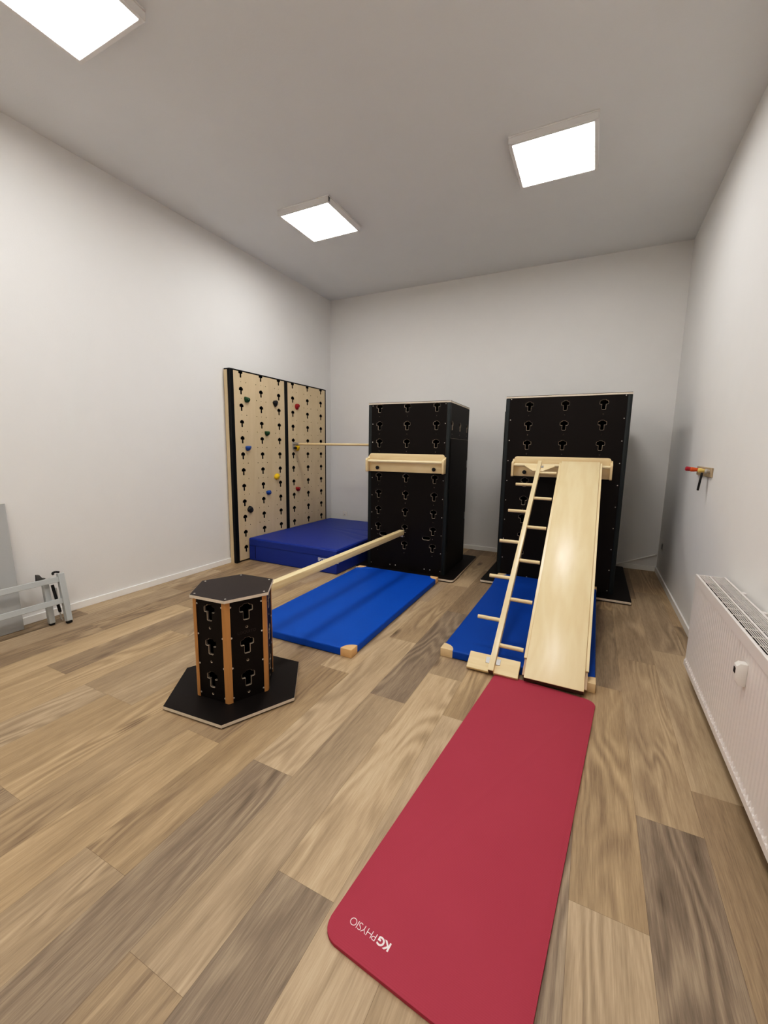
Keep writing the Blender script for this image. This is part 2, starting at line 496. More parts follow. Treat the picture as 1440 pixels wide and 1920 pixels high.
# ------------------------------------------------------------------ text
def lettering(name, txt, size, parent, Mx, mat, bold=0.0, xs=1.0, spacing=1.0, align='LEFT', label=None):
    cu = bpy.data.curves.new(name, 'FONT'); cu.body = txt; cu.size = size; cu.offset = bold; cu.extrude = 0.0004
    cu.space_character = spacing; cu.align_x = align; cu.resolution_u = 4
    tmp = bpy.data.objects.new('tmp_text', cu); COL.objects.link(tmp)
    dg = bpy.context.evaluated_depsgraph_get()
    me = bpy.data.meshes.new_from_object(tmp.evaluated_get(dg))
    bpy.data.objects.remove(tmp); bpy.data.curves.remove(cu)
    me.name = name
    me.transform(Mx @ Matrix.Diagonal((xs, 1, 1, 1)))
    me.materials.clear(); me.materials.append(mat)
    return part(name, me, parent, label)

# ------------------------------------------------------------------ climbing boards on the left wall
def climbing_boards():
    # local frame: x along +Y world, z up, front facing -y local -> +X world ; rotate by -90deg about z maps local -y to ... built explicitly
    Y0, Y1, XF = 3.79, 5.80, -3.97
    root = thing('climbing_board', 'tall birch climbing board in two fields with keyhole slots and dark posts', 'climbing wall', (XF, Y0, 0), (0, 0, PI/2))
    # local x = world y - Y0 ; local y = -(world x - XF) (into the wall), front faces local -y = world +x
    zr = [2.362-.2*k for k in range(12)]
    H = 2.402
    for a, b, cols in ((.058, .99, (.176, .525, .872)), (1.06, 1.99, (1.173, 1.523, 1.871))):
        holes = []
        for z in zr:
            for c in cols: holes.append(keyhole(c, z, 0.95, .034, .012))
        for z in zr[:-1]:
            zz = z-.094
            for c, ds in zip(cols, ((0, .085), (-.088, 0, .088), (-.082, 0))):
                for d in ds: holes.append(disc(c+d, zz, .0040 if d == 0 else .0058, 6))
        holed_panel('slotted_panel', rect(a, .02, b, H-.012), holes, .018, [M['birchz'], M['blackpost']], root)
    part('post', MB().box((0, -.004, 0), (.058, .04, H), bevel=.004), root, 'black corner post', M['blackpost'])
    part('post', MB().box((.99, -.003, .0), (1.06, .04, H), bevel=.003), root, 'black middle post', M['blackpost'])
    part('post', MB().box((1.99, -.003, .0), (2.012, .04, H), bevel=.003), root, 'black end post', M['blackpost'])
    part('top_rail', MB().box((0, -.003, H-.012), (2.012, .094, H+.004), bevel=.002), root, 'black top rail', M['blackpost'])
    part('batten', MB().box((.0, .04, .0), (.03, .094, H-.012)), root, 'birch side batten', M['birchz'])
    part('batten', MB().box((1.985, .04, .0), (2.012, .094, H-.012)), root, None, M['birchz'])
    part('shade_sheet', MB().box((.03, .05, .0), (1.985, .07, H-.012)), root, None, M['holeshade'])  # added dark sheet, imitates the shade behind the slots
    return root
climbing_boards()

# climbing holds, each bolted to an insert of the boards
def make_hold(shape, mat, seed):
    rnd = random.Random(seed)
    t = bmesh.new()
    bmesh.ops.create_icosphere(t, subdivisions=3, radius=1.0)
    for v in t.verts:
        x, y, z = v.co
        v.co *= 1 + .10*math.sin(3.1*y+seed) * math.cos(2.3*z+seed*.7) + .05*math.sin(7*y+3*z+seed)
        if shape == 'd':       # flat-topped jug
            if v.co.z > .35: v.co.z = .35 + (v.co.z-.35)*.15
            v.co.y *= 1.0 - .12*max(0, -v.co.z)
        elif shape == 'n':     # slanted nose
            v.co.x *= 1 + .35*v.co.z
            v.co.y *= .85 + .25*v.co.z
        v.co = Vector((max(v.co.x, -.15)*.040+.006, v.co.y*.043, v.co.z*.043))
    mb = MB(); mb._merge(t, 0, None, True)
    return mb
holds = [('d', 'green', 4.053, 2.068, 'dark green climbing hold high on the first board field'),
         ('n', 'hblack', 4.579, 2.068, 'black climbing hold near the top beside the middle post'),
         ('n', 'red', 5.048, 2.068, 'red climbing hold highest on the second board field'),
         ('d', 'green', 4.403, 1.668, 'dark green climbing hold at mid height in the middle of the first field'),
         ('d', 'hblue', 4.05, 1.468, 'blue climbing hold at the height of the wooden bar'),
         ('n', 'yellow', 5.048, 1.468, 'yellow climbing hold tucked behind the bar bracket'),
         ('r', 'yellow', 4.579, 1.068, 'yellow climbing hold low beside the middle post'),
         ('d', 'hblue', 4.403, .868, 'blue climbing hold low in the middle of the first field'),
         ('d', 'red', 5.048, .868, 'red climbing hold lowest on the second board field'),
         ('r', 'hblack', 4.05, .668, 'round black climbing hold nearest the floor above the navy mat')]
for i, (sh, c, y, z, lb) in enumerate(holds):
    h = thing('climbing_hold', lb, 'climbing hold', (-3.97, y, z), (random.uniform(-.3, .3), 0, 0), 'coloured climbing holds')
    part('grip', make_hold(sh, c, i*1.7), h, None, M[c])
    part('bolt', MB().lathe([(0, .007), (.004, .007)], (.041, 0, -.004), (1, 0, 0), 8), h, 'steel bolt head', M['steel'])

# ------------------------------------------------------------------ towers
def tower(label, loc, rz, W, D, H, base, cols, rows, slots, zscrew, bolts, door, scols):
    """origin: middle of the front face on the floor; front faces local -y"""
    t = thing('climbing_tower', label, 'climbing tower', loc, (0, 0, rz), 'dark climbing towers')
    zb = .034; P = .042; w = W/2
    # base plate; black inset slab stands for feet and the shaded gap below
    bx0, bx1, by0, by1, br = base
    part('base_plate', MB().prism(rrect(bx0, by0, bx1, by1, br), .012, zb, 0, 1).prism(rrect(bx0+.02, by0+.02, bx1-.02, by1-.02, br), 0.0005, .012, 2, 2), t, 'dark base plate with pale edge', [M['darkply'], M['plyedge'], M['black']])
    zt = H-.02
    # corner posts
    for x0, y0 in ((-w, 0), (w-P, 0), (-w, D-P), (w-P, D-P)):
        part('corner_post', MB().box((x0, y0, zb), (x0+P, y0+P, zt), bevel=.008, seg=2), t, 'anthracite corner post', M['post'])
    part('lid', MB().box((-w, 0, zt), (w, D, H-.004), bevel=.001, mi=1).box((-w+.002, .002, H-.004), (w-.002, D-.002, H), mi=0), t, 'dark lid with pale plywood edge', [M['darkply'], M['plyedge']])
    # front panel
    holes = [keyhole(c, z) for z in rows for c in cols] + [disc(c, z-.094, .005, 8) for z in rows for c in cols] + [slot(x, z, .10, .040) for x, z in slots]
    holed_panel('front_panel', rect(-w+P, zb, w-P, zt), holes, .016, [M['darkply'], M['plyrim'], M['plycut']], t, Matrix.Translation((0, .003, 0)), cham=.0024)
    holed_panel('back_panel', rect(-w+P, zb, w-P, zt), [], .016, [M['darkply'], M['plyedge']], t, Matrix.Translation((0, D-.019, 0)))
    # side panels: local x of the panel runs along tower depth
    RZ = Matrix.Rotation(PI/2, 4, 'Z')
    for s in (-1, 1):
        hs = [keyhole(y, 1.745) for y in scols] + [disc(y, 1.651, .005, 8) for y in scols]
        if s == 1:
            Mx = Matrix.Translation((w-.003, 0, 0)) @ RZ
        else:
            Mx = Matrix.Translation((-w+.003, D, 0)) @ Matrix.Rotation(-PI/2, 4, 'Z')
        holed_panel('side_panel', rect(P, zb, D-P, zt), hs, .016, [M['darkply'], M['plyrim'], M['plycut']], t, Mx, cham=.0024)
    if door:
        sx, z0, z1, y0, y1 = door
        a, b = (w-.002, w+.010) if sx > 0 else (-w-.010, -w+.002)
        d = part('door', MB().box((a, y0, z0), (b, y1, z1), bevel=.0015, mi=0).box((min(a, b)+.001, y0+.001, z1-.004), (max(a, b)-.001, y1-.001, z1+.001), mi=1), t, 'dark side door with pale top edge', [M['darkply'], M['plyedge']])
        for z in (z0+.32, z1-.30):
            part('hinge', MB().box((b-.004 if sx > 0 else a-.004, y1-.02, z-.045), (b+.004 if sx > 0 else a+.004, y1+.004, z+.045), bevel=.002), d, 'small steel hinge', M['steel'])
    for i in range(zscrew[2]):
        z = zscrew[0] - zscrew[1]*i
        for sx in (-1, 1):
            o = part('screw', SCREW, t, 'steel screw head'); o.location = (sx*(w-P-.014), .003, z)
    for x, z in bolts:
        o = part('bolt', SCREW, t, 'steel bolt head'); o.location = (x, .003, z); o.scale = (1.3, 1.3, 1.3)
    return t

TA = tower('dark climbing tower beside the navy crash mat with an empty wooden bar shelf', (-1.934, 4.467, 0), .030, 1.0, .86, 2.010,
      (-.62, .635, -.115, 1.10, .045), (-.357, -.007, .343), [1.945-.2*k for k in range(9)], ((-.285, .455), (.265, .455)),
      (1.975, .2105, 10), ((-.190, .083), (-.118, .083), (.252, .083), (.322, .083)), (1, .32, 1.603, .035, .80), (.10, .435, .77))
TB = tower('wide dark climbing tower behind the wooden slide and rung ladder', (-.303, 4.730, 0), 0, 1.184, 1.02, 2.054,
      (-.735, .748, -.17, 1.27, .012), (-.348, .002, .352), [1.944-.2*k for k in range(9)], (),
      (2.024, .2175, 10), ((-.26, .09), (.26, .09)), (-1, .06, 1.90, .03, .98), (.16, .51, .86))

# ------------------------------------------------------------------ hanging shelf with a round bar
def bar_shelf(label, loc, rz):
    """origin: middle of the back board's rear face at its lower edge"""
    t = thing('hanging_bar_shelf', label, 'bar shelf', loc, (0, 0, rz), 'wooden bar shelves')
    w, h = .465, .212
    bm = MB()
    Rx = Matrix.Rotation(PI/2, 4, 'X')     # xy outline -> xz
    out = [(-w, .0), (w, .0), (w, h-.03)] + [(w-.03+.03*math.cos(a), h-.03+.03*math.sin(a)) for a in (PI*.17, PI*.33, PI/2)] + [(-w+.03+.03*math.cos(a), h-.03+.03*math.sin(a)) for a in (PI/2, PI*.67, PI*.83)] + [(-w, h-.03)]
    bm.prism(out, 0, .020, 0, 0, Rx, bevel=.003)
    part('back_board', bm, t, None, M['birchx'])
    for s in (-1, 1):
        b = MB()
        prof = [(0, 0.0), (-.080, -.004), (-.090, .006), (-.090, .135), (-.080, .152), (-.062, .158), (-.040, .150), (-.020, .165), (0, .185)]
        Ry = Matrix(((0, 0, 1, 0), (1, 0, 0, 0), (0, 1, 0, 0), (0, 0, 0, 1)))
        x0 = s*(w+.004) - .011
        b.prism(prof, 0, .022, 0, 0, Matrix.Translation((x0, -.002, 0)) @ Ry, bevel=.003)
        part('bracket', b, t, None, M['birchz2'])
    part('round_bar', MB().tube((-w, -.060, .122), (w, -.060, .122), .0165, 18), t, None, M['barwood'])
    for s in (-1, 1):
        part('knob', MB().lathe([(0, .012), (.006, .020), (.022, .021), (.028, .014)], (s*.35, -.020, .045), (0, -1, 0), 16), t, 'dark round clamping knob', M['black'])
    return t
M['barwood'] = wood('bar_wood', (242, 226, 190), (226, 204, 160), (1.2, 9, 9), rings=4, contrast=0.3, rough=0.35)
M['birchz2'] = wood('birch_bracket', (234, 214, 174), (214, 188, 142), (8, 8, 1.0), rings=4, contrast=0.3)
ca, sa = math.cos(.030), math.sin(.030)
bar_shelf('empty wooden bar shelf hung on the tower next to the navy crash mat', (-1.942+.0*ca, 4.466-.002, 1.212), .030)
bar_shelf('wooden bar shelf carrying the slide and the ladder', (-.305, 4.7305, 1.209), 0)

# ------------------------------------------------------------------ slide
ANG = math.atan2(1.335, 2.016)
def slide():
    t = thing('slide', 'smooth birch slide board hooked on the tower and resting on the red mat', 'slide', (-.1135, 2.626, .047), (ANG, 0, 0))
    w = .1745; L = 2.418
    part('slide_board', MB().box((-w, 0, -.026), (w, L, 0), bevel=.0025, seg=2), t, None, [M['birch']])
    part('board_end', MB().box((-w+.001, -.0012, -.040), (w-.001, .018, -.0262)).box((-w+.001, -.0012, -.0262), (w-.001, .001, -.003), bevel=.0005), t, 'brown end grain of the slide board', M['endgrain'])
    for s in (-1, 1):
        x0, x1 = (w+.0005, w+.021) if s > 0 else (-w-.021, -w-.0005)
        part('side_rail', MB().box((x0, .145, -.024), (x1, L-.01, -.010), bevel=.002), t, None, M['birch'])
        x0, x1 = (w-.006, w+.016) if s > 0 else (-w-.016, -w+.006)
        part('runner', MB().box((x0, .030, -.037), (x1, L-.15, -.0265), bevel=.001), t, 'layered plywood runner', M['birchedge'])
    part('hook', MB().box((-.12, L-.10, -.050), (.12, L-.055, -.0265), bevel=.003), t, None, M['birch'])
    return t
M['endgrain'] = plain('end_grain', (92, 66, 48), 0.7, noise=0.2, nscale=80)
slide()

# ------------------------------------------------------------------ single-spar ladder
def ladder():
    t = thing('rung_ladder', 'birch ladder with rungs on alternating sides leaning beside the slide', 'ladder', (-.495, 2.605, .052), (ANG, 0, 0))
    L = 2.410
    part('spar', MB().box((-.019, 0, -.052), (.019, L, 0), bevel=.003, seg=2), t, None, M['birch'])
    part('spar_end', MB().box((-.015, -.001, -.048), (.015, .002, -.004)), t, 'brown end grain of the spar', M['endgrain'])
    for k in range(5):
        s = .412+.404*k
        part('rung', MB().tube((-.180, s, -.026), (-.017, s, -.026), .0150, 16), t, None, M['birchx'])
    for k in range(6):
        s = .210+.404*k
        part('rung', MB().tube((.017, s, -.026), (.176, s, -.026), .0150, 16), t, None, M['birchx'])
    part('foot_board', MB().box((-.165, .000, -.0535), (.172, .125, -.030), bevel=.0025), t, None, M['birchx'])
    part('top_plate', MB().prism([(-.142, 2.370), (.146, 2.370), (.146, 2.340), (.045, 2.262), (-.055, 2.262), (-.142, 2.340)], -.040, -.022, bevel=.002), t, None, M['birchx'])
    part('hook', MB().box((-.017, 2.18, -.085), (.017, 2.26, -.0525), bevel=.006), t, None, M['birch'])
    for x in (-.034, .034):
        part('bracket', MB().box((x-.014, .060, -.0296), (x+.014, .105, -.026), bevel=.001), t, 'shiny steel angle bracket', M['steel'])
    part('bracket', MB().box((.020, 2.315, -.0215), (.044, 2.345, -.018), bevel=.001), t, 'shiny steel angle bracket', M['steel'])
    return t
ladder()

# ------------------------------------------------------------------ hexagonal platform
def hexpts(R, a0):
    return [(R*math.cos(a0+PI/3*i), R*math.sin(a0+PI/3*i)) for i in range(6)]
def hexagon():
    c = (-1.874, 1.760); a0 = math.radians(4.5)
    t = thing('hexagonal_column', 'small dark hexagonal column with beech edges on a wide base plate', 'climbing block', (c[0], c[1], 0))
    part('base_plate', MB().prism(hexpts(.418, a0), .008, .026, 0, 1).prism(hexpts(.395, a0), .0005, .008, 2, 2), t, 'dark hexagonal base plate with pale edge', [M['darktop_lit2'], M['plyedge'], M['black']])  # black inset slab: feet plus the shaded gap, painted solid
    part('top_plate', MB().prism(hexpts(.250, a0), .628, .6445, 1, 1).prism(hexpts(.248, a0), .6445, .646, 0, 0), t, 'dark hexagonal top with pale edge', [M['darktop_lit'], M['plyedge']])
    part('shade_core', MB().prism(hexpts(.165, a0), .0265, .6275), t, None, M['holeshade'])  # added dark prism, imitates the unlit hollow behind the keyholes
    Rp = .236; ap = Rp*math.cos(PI/6); side = Rp
    for i in range(6):
        va = a0+PI/3*i
        # beech post at each corner: kite section
        cx, cy = Rp*math.cos(va), Rp*math.sin(va)
        ta, tb = va+PI/2+PI/6, va-PI/2-PI/6
        d = .026
        p = [(cx, cy), (cx+d*math.cos(ta), cy+d*math.sin(ta)), (cx-.034*math.cos(va), cy-.034*math.sin(va)), (cx+d*math.cos(tb), cy+d*math.sin(tb))]
        # blunt outer edge
        e = .006
        p = [(cx+e*math.cos(tb), cy+e*math.sin(tb)), (cx+e*math.cos(ta), cy+e*math.sin(ta)), p[1], p[2], p[3]]
        part('edge_post', MB().prism(p, .026, .628), t, 'beech corner post', M['beech'])
        na = va+PI/6
        half = side/2-.024
        hs = [keyhole(0, z, 1.0) for z in (.552, .350, .149)] + [disc(0, z, .006, 10) for z in (.462, .259, .062)]
        Mx = Matrix.Rotation(na+PI/2, 4, 'Z') @ Matrix.Translation((0, -ap+.004, 0))
        holed_panel('side_panel', rect(-half, .027, half, .628), hs, .014, [M['darkply'], M['plyrim'], M['plycut']], t, Mx, cham=.0018)
        for z in (.595, .414, .234, .053):
            for sx in (-1, 1):
                o = part('screw', SCREW, t, 'steel screw head')
                o.matrix_local = Mx @ Matrix.Translation((sx*.0885, 0, z)) @ Matrix.Scale(1.05, 4)
        if i == 5:
            pass
    for i in range(6):
        va = a0+PI/3*i
        o = part('screw', SCREW, t, 'steel screw head')
        o.matrix_local = Matrix.Translation((.222*math.cos(va), .222*math.sin(va), .646)) @ Matrix.Rotation(-PI/2, 4, 'X')
    # engraved word on the face that looks at the red mat
    na = a0 - PI/6
    lettering('lettering', 'LOQUITO', .024, t, Matrix.Rotation(na+PI/2, 4, 'Z') @ Matrix.Translation((0, -ap+.0035, .424)) @ Matrix.Rotation(PI/2, 4, 'X'), M['grey_ink'], align='CENTER')
    return t
M['darktop_lit2'] = plain('film_faced_plywood_base', (26, 20, 18), 0.5, 0.25, noise=0.15, nscale=400, bump=0.2, bscale=900)
hexagon()

# ------------------------------------------------------------------ balance beam between the block and the tower
def beam():
    t = thing('balance_beam', 'square pine balance beam running from the hexagonal column to the tower', 'balance beam', (-1.937, 1.975, .545))
    L = 2.405
    part('bar', MB().box((-.030, 0, -.055), (.030, L, 0), bevel=.003, seg=2), t, None, M['pine'])
    part('hook_plate', MB().box((-.016, L, -.085), (.016, L+.006, -.006), bevel=.001).box((-.010, L+.006, -.030), (.010, L+.072, -.012)), t, 'steel hook plate', M['steel'])
    part('hook_plate', MB().box((-.016, -.006, -.085), (.016, 0, -.006), bevel=.001), t, 'steel hook plate', M['steel'])
beam()

# ------------------------------------------------------------------ round bar between the climbing boards and the tower
def high_bar():
    t = thing('round_wooden_bar', 'long round wooden bar bridging the climbing boards and the tower', 'bar', (-3.97, 4.963, 1.527))
    part('pole', MB().tube((.075, 0, 0), (1.505, .0, 0), .0165, 16), t, None, M['birchx'])
    part('bracket', MB().box((.0005, -.022, -.075), (.007, .022, .030), bevel=.001).tube((.007, 0, .003), (.105, 0, 0), .0215, 16).tube((.007, .0, .010), (.03, 0, .012), .012, 10), t, 'grey steel wall bracket', M['steel'])
    part('clamp_knob', MB().lathe([(0, .008), (.02, .008), (.022, .019), (.045, .019), (.05, .012)], (.007, .0, -.058), (1, 0, 0), 14), t, 'black clamping knob', M['black'])
high_bar()

# ------------------------------------------------------------------ mats
def soft_box(lx, ly, h, r, nx, ny, top=None):
    """rounded slab: origin at the middle of the underside"""
    t = bmesh.new()
    prof = [(0, 0, 0)]
    levels = [(r*.6, 0.0), (0.0, r*.6), (0.0, h-r)] + [(r*(1-math.cos(a)), h-r+r*math.sin(a)) for a in (PI*.17, PI*.34, PI/2)]
    def ring(ins, z):
        x, y = lx/2-ins, ly/2-ins
        pts = []
        for i in range(nx): pts.append((-x+2*x*i/nx, -y))
        for i in range(ny): pts.append((x, -y+2*y*i/ny))
        for i in range(nx): pts.append((x-2*x*i/nx, y))
        for i in range(ny): pts.append((-x, y-2*y*i/ny))
        return [t.verts.new((a, b, z)) for a, b in pts]
    rings = [ring(i, z) for i, z in levels]
    n = len(rings[0])
    for a, b in zip(rings, rings[1:]):
        for i in range(n): t.faces.new((a[i], a[(i+1) % n], b[(i+1) % n], b[i]))
    low = rings[0]
    x, y = lx/2-levels[-1][0], ly/2-levels[-1][0]
    grid = {}
    last = rings[-1]
    def edgev(i, j):
        if j == 0: return last[i]
        if i == nx: return last[nx+j]
        if j == ny: return last[nx+ny+(nx-i)]
        if i == 0: return last[(2*nx+ny+(ny-j)) % n]
    for i in range(nx+1):
        for j in range(ny+1):
            if i in (0, nx) or j in (0, ny):
                grid[i, j] = edgev(i, j)
            else:
                px, py = -x+2*x*i/nx, -y+2*y*j/ny
                grid[i, j] = t.verts.new((px, py, h + (top(px, py) if top else 0)))
    for i in range(nx):
        for j in range(ny):
            t.faces.new((grid[i, j], grid[i+1, j], grid[i+1, j+1], grid[i, j+1]))
    xb, yb = lx/2-levels[0][0], ly/2-levels[0][0]
    def lowv(i, j):
        if j == 0: return low[i]
        if i == nx: return low[nx+j]
        if j == ny: return low[nx+ny+(nx-i)]
        return low[(2*nx+ny+(ny-j)) % n]
    gb = {}
    for i in range(nx+1):
        for j in range(ny+1):
            gb[i, j] = lowv(i, j) if (i in (0, nx) or j in (0, ny)) else t.verts.new((-xb+2*xb*i/nx, -yb+2*yb*j/ny, 0))
    for i in range(nx):
        for j in range(ny):
            t.faces.new((gb[i, j], gb[i, j+1], gb[i+1, j+1], gb[i+1, j]))
    return t

def gym_mat(label, loc, rz, ly, mat, leather, lift=None, text=False):
    t = thing('gym_mat', label, 'gym mat', loc, (0, 0, rz), 'blue gym mats with leather corners')
    lx, h = 1.0, .060
    b = soft_box(lx, ly, h, .012, 12, 28, lambda x, y: .0)
    caps = []
    for sx in (-1, 1):
        for sy in (-1, 1):
            r = .088; e = .0025
            pts = [(-e, -e)] + [(r*math.cos(a), r*math.sin(a)) for a in [PI/2*k/8 for k in range(9)]]
            pts[1] = (r, -e); pts[-1] = (-e, r)
            out = [(sx*(lx/2-px), sy*(ly/2-py)) for px, py in pts]
            caps.append(MB().prism(out, .001, h+.0025, bevel=.0022, smooth=True))
    def bend(bm):
        if lift:
            y0, y1, dz = lift
            for v in bm.verts:
                k = min(1, max(0, (v.co.y-y0)/(y1-y0))); v.co.z += dz*k*k*(3-2*k)
    bend(b)
    mb = MB(); mb._merge(b, 0, None, True)
    part('cover', mb, t, None, mat)
    for c in caps:
        bend(c.bm)
        part('corner_patch', c, t, 'tan leather corner patch', leather)
    if text:
        lettering('lettering', 'SPORT-THIEME', .036, t, Matrix.Translation((-lx/2+.035, ly/2-.165, h+.0003)) @ Matrix.Rotation(math.radians(39), 4, 'Z'), M['faint_ink'], xs=.85)
    return t
gym_mat('bright blue gym mat with tan corners under the balance beam', (-1.943, 3.352, 0), .016, 1.945, M['mat_blue'], M['leather'], text=True)
gym_mat('darker blue gym mat under the slide and the ladder', (-.372, 3.722, 0), -.006, 1.99, M['mat_blue2'], M['leatherp'], lift=(.60, .80, .0355))

def crash_mat():
    X0, X1, Y0, Y1, h = -3.958, -2.600, 4.010, 5.90, .298
    t = thing('crash_mat', 'thick navy blue crash mat lying below the climbing boards', 'crash mat', ((X0+X1)/2, (Y0+Y1)/2, 0))
    lx, ly = X1-X0, Y1-Y0
    def crease(x, y):
        z = .006*math.cos(PI*x/lx)*math.cos(PI*y/ly)
        for (ax, ay, bx, by, d) in ((.68, -.1, -.15, .15, .010), (.68, .25, -.05, .22, .009), (.68, .62, .1, .70, .008), (.4, -.9, .1, -.45, .006), (.68, -.35, .1, -.05, .008)):
            dx, dy = bx-ax, by-ay; L2 = dx*dx+dy*dy
            u = max(0, min(1, ((x-ax)*dx+(y-ay)*dy)/L2)); q = math.hypot(x-ax-u*dx, y-ay-u*dy)
            z -= d*(1-u)**.5*math.exp(-(q/.022)**2)
        return z
    b = soft_box(lx, ly, h, .016, 46, 60, crease)
    mb = MB(); mb._merge(b, 0, None, True)
    part('cover', mb, t, None, M['navy'])
    y = -ly/2; x = -lx/2
    part('cover_flap', MB().box((x+.015, y-.009, h-.095), (lx/2+.008, y+.002, h-.014), bevel=.003).box((lx/2-.002, y-.009, h-.095), (lx/2+.008, -y-.02, h-.014), bevel=.002), t, 'overlapping zip flap', M['navy'])
    part('corner_seam', MB().box((x+.10, y-.003, .03), (x+.106, y+.001, h-.09)), t, None, M['navyd'])
    lettering('lettering', 'SPORT-THIEME', .056, t, Matrix.Translation((-2.866-(X0+X1)/2, y-.0012, .138)) @ Matrix.Rotation(PI/2, 4, 'X'), M['silver_ink'], bold=.002, xs=.78)
crash_mat()

def red_mat():
    t = thing('exercise_mat', 'long red exercise mat with rounded corners and white KGPHYSIO lettering', 'exercise mat', (-.6321, .8784, 0), (0, 0, -.0914))
    w, l, h = .600, 1.795, .012
    mb = MB()
    mb.prism(rrect(0, 0, w, l, .055, 8), .0005, h, bevel=.003, smooth=False)
    part('foam_slab', mb, t, None, M['redmat'])
    # reads from the far end: turned half a circle
    def P(x, y):   # world -> local
        dx, dy = x+.6321, y-.8784; c, s = math.cos(.0914), math.sin(.0914)
        return (c*dx-s*dy, s*dx+c*dy)
    kx, ky = P(-.4215, .9495)
    R = Matrix.Translation((kx, ky, h+.0002)) @ Matrix.Rotation(PI, 4, 'Z')
    lettering('lettering', 'KG', .0325, t, R, M['white_ink'], bold=.0010, xs=1.0, spacing=.92, label='bold white KG')
    lettering('lettering', 'PHYSIO', .0325, t, R @ Matrix.Translation((.047, 0, 0)), M['white_ink'], bold=-.0006, xs=.99, spacing=.88, label='thin white PHYSIO')
red_mat()

# ------------------------------------------------------------------ radiator on the right wall
def radiator():
    x0, x1, ya, yb, z0, z1 = .645, .795, 1.35, 3.19, .108, .720
    t = thing('radiator', 'white panel radiator with a top grille hanging on the wall', 'radiator', (x0, ya, z0))
    W, L, H = x1-x0, yb-ya, z1-z0
    mb = MB()
    # ribbed front sheet: shallow ribs, pitch 33 mm, with bright dimples along the lower lip
    b = bmesh.new(); pitch = .0333; n = int(L/pitch)
    cs = []
    for i in range(n):
        y = i*pitch
        for dy, dx in ((.0, 0), (.012, 0), (.0155, .0009), (.0295, .0009)): cs.append((y+dy, dx))
    cs.append((L, 0))
    lo = [b.verts.new((dx, y, .034)) for y, dx in cs]; hi = [b.verts.new((dx, y, H-.055)) for y, dx in cs]
    for i in range(len(cs)-1): b.faces.new((lo[i], hi[i], hi[i+1], lo[i+1]))
    mb._merge(b, 0, None, False)
    mb.box((-.007, 0, 0), (.0035, L, .034), bevel=.0015)
    mb.box((.003, 0.001, .002), (.03, L-.001, H-.03))
    for i in range(n):
        y = i*pitch+.0225
        b = bmesh.new()
        v = [b.verts.new(p) for p in ((-.009, y-.0085, .0345), (-.009, y+.0085, .0345), (.002, y, .058), (.002, y-.0085, .0345), (.002, y+.0085, .0345))]
        for f in ((0, 1, 2), (0, 2, 3), (1, 4, 2), (0, 3, 4, 1)): b.faces.new([v[k] for k in f])
        mb._merge(b, 0, None, False)
    part('front_panel', mb, t, None, M['radiator'])
    part('top_rail', MB().box((-.004, 0, H-.055), (.010, L, H), bevel=.002), t, None, M['radiator'])
    part('back_panel', MB().box((W-.012, 0.004, .004), (W, L-.004, H-.004), bevel=.001), t, None, M['radiator'])
    part('convector', MB().box((.011, .013, .03), (W-.014, L-.013, H-.045)), t, None, M['grillshade'])
    for y in (0, L-.012):
        part('end_cover', MB().box((.0105, y, .02), (W-.0125, y+.012, H-.002), bevel=.001), t, None, M['radiator'])
    g = MB()
    xs0, xs1 = .011, W
    g.box((W-.012, 0, H-.004), (W, L, H+.001), bevel=.001)
    mid = xs0+(xs1-xs0)*.40
    g.box((mid-.005, .012, H-.008), (mid+.005, L-.012, H), bevel=.001)
    k = 5
    for i in range(1, k+1):
        x = xs0+(mid-.005-xs0)*i/(k+1); g.box((x-.0013, .012, H-.004), (x+.0013, L-.012, H-.001))
    k = 8
    for i in range(1, k+1):
        x = mid+.005+(W-.012-mid-.005)*i/(k+1); g.box((x-.0013, .012, H-.004), (x+.0013, L-.012, H-.001))
    y = .10
    while y < L-.03:
        g.box((xs0, y-.0012, H-.006), (W-.012, y+.0012, H-.002)); y += .092
    part('top_grille', g, t, None, M['radiator'])
    for y in (L-.62, L-.30):
        part('wall_bracket', MB().box((W, y-.015, H-.10), (XR-x0+.0, y+.015, H-.004), bevel=.002), t, None, M['radiator'])
    # thermostat / heat-cost meter on the front
    m = part('heat_meter', MB().prism([(0, 0), (0, .098), (-.026, .098), (-.038, .084), (-.038, .024), (-.024, 0)], -.018, .018, M=Matrix(((1, 0, 0, 0), (0, 0, 1, .795), (0, 1, 0, .405), (0, 0, 0, 1))), bevel=.0015), t, 'white plastic heat meter', M['white_plastic'])
    part('display', MB().box((-.0395, .795-.011, .405+.050), (-.0375, .795+.011, .405+.074)), m, 'dark display window', M['black'])
radiator()

# ------------------------------------------------------------------ peg rack on the right wall
def peg_rack():
    t = thing('peg_rack', 'small wooden wall rack with red, orange and yellow pegs', 'coat rack', (XR, 4.19, 1.30))
    part('back_board', MB().box((-.014, -.25, 0), (0, .25, .072), bevel=.003), t, None, M['tan'])
    for y, c, L in ((.19, 'pegred', .088), (.06, 'pegorange', .075), (-.10, 'pegyellow', .052), (-.20, 'screw', .026)):
        part('peg', MB().lathe([(0, .013), (L*.5, .014), (L*.75, .018), (L, .019), (L+.006, .012)], (-.012, y, .045), (-1, 0, .06), 14), t, None, M[c])
    s = thing('hanging_strap', 'short black strap hanging from the wooden peg rack', 'strap', (XR-.045, 4.06, 1.34), (0, .10, 0))
    part('webbing', MB().box((-.005, -.016, -.150), (.005, .016, -.020), bevel=.002).tube((0, -.002, -.024), (.0, .0, -.010), .008, 8), s, None, M['black'])
peg_rack()

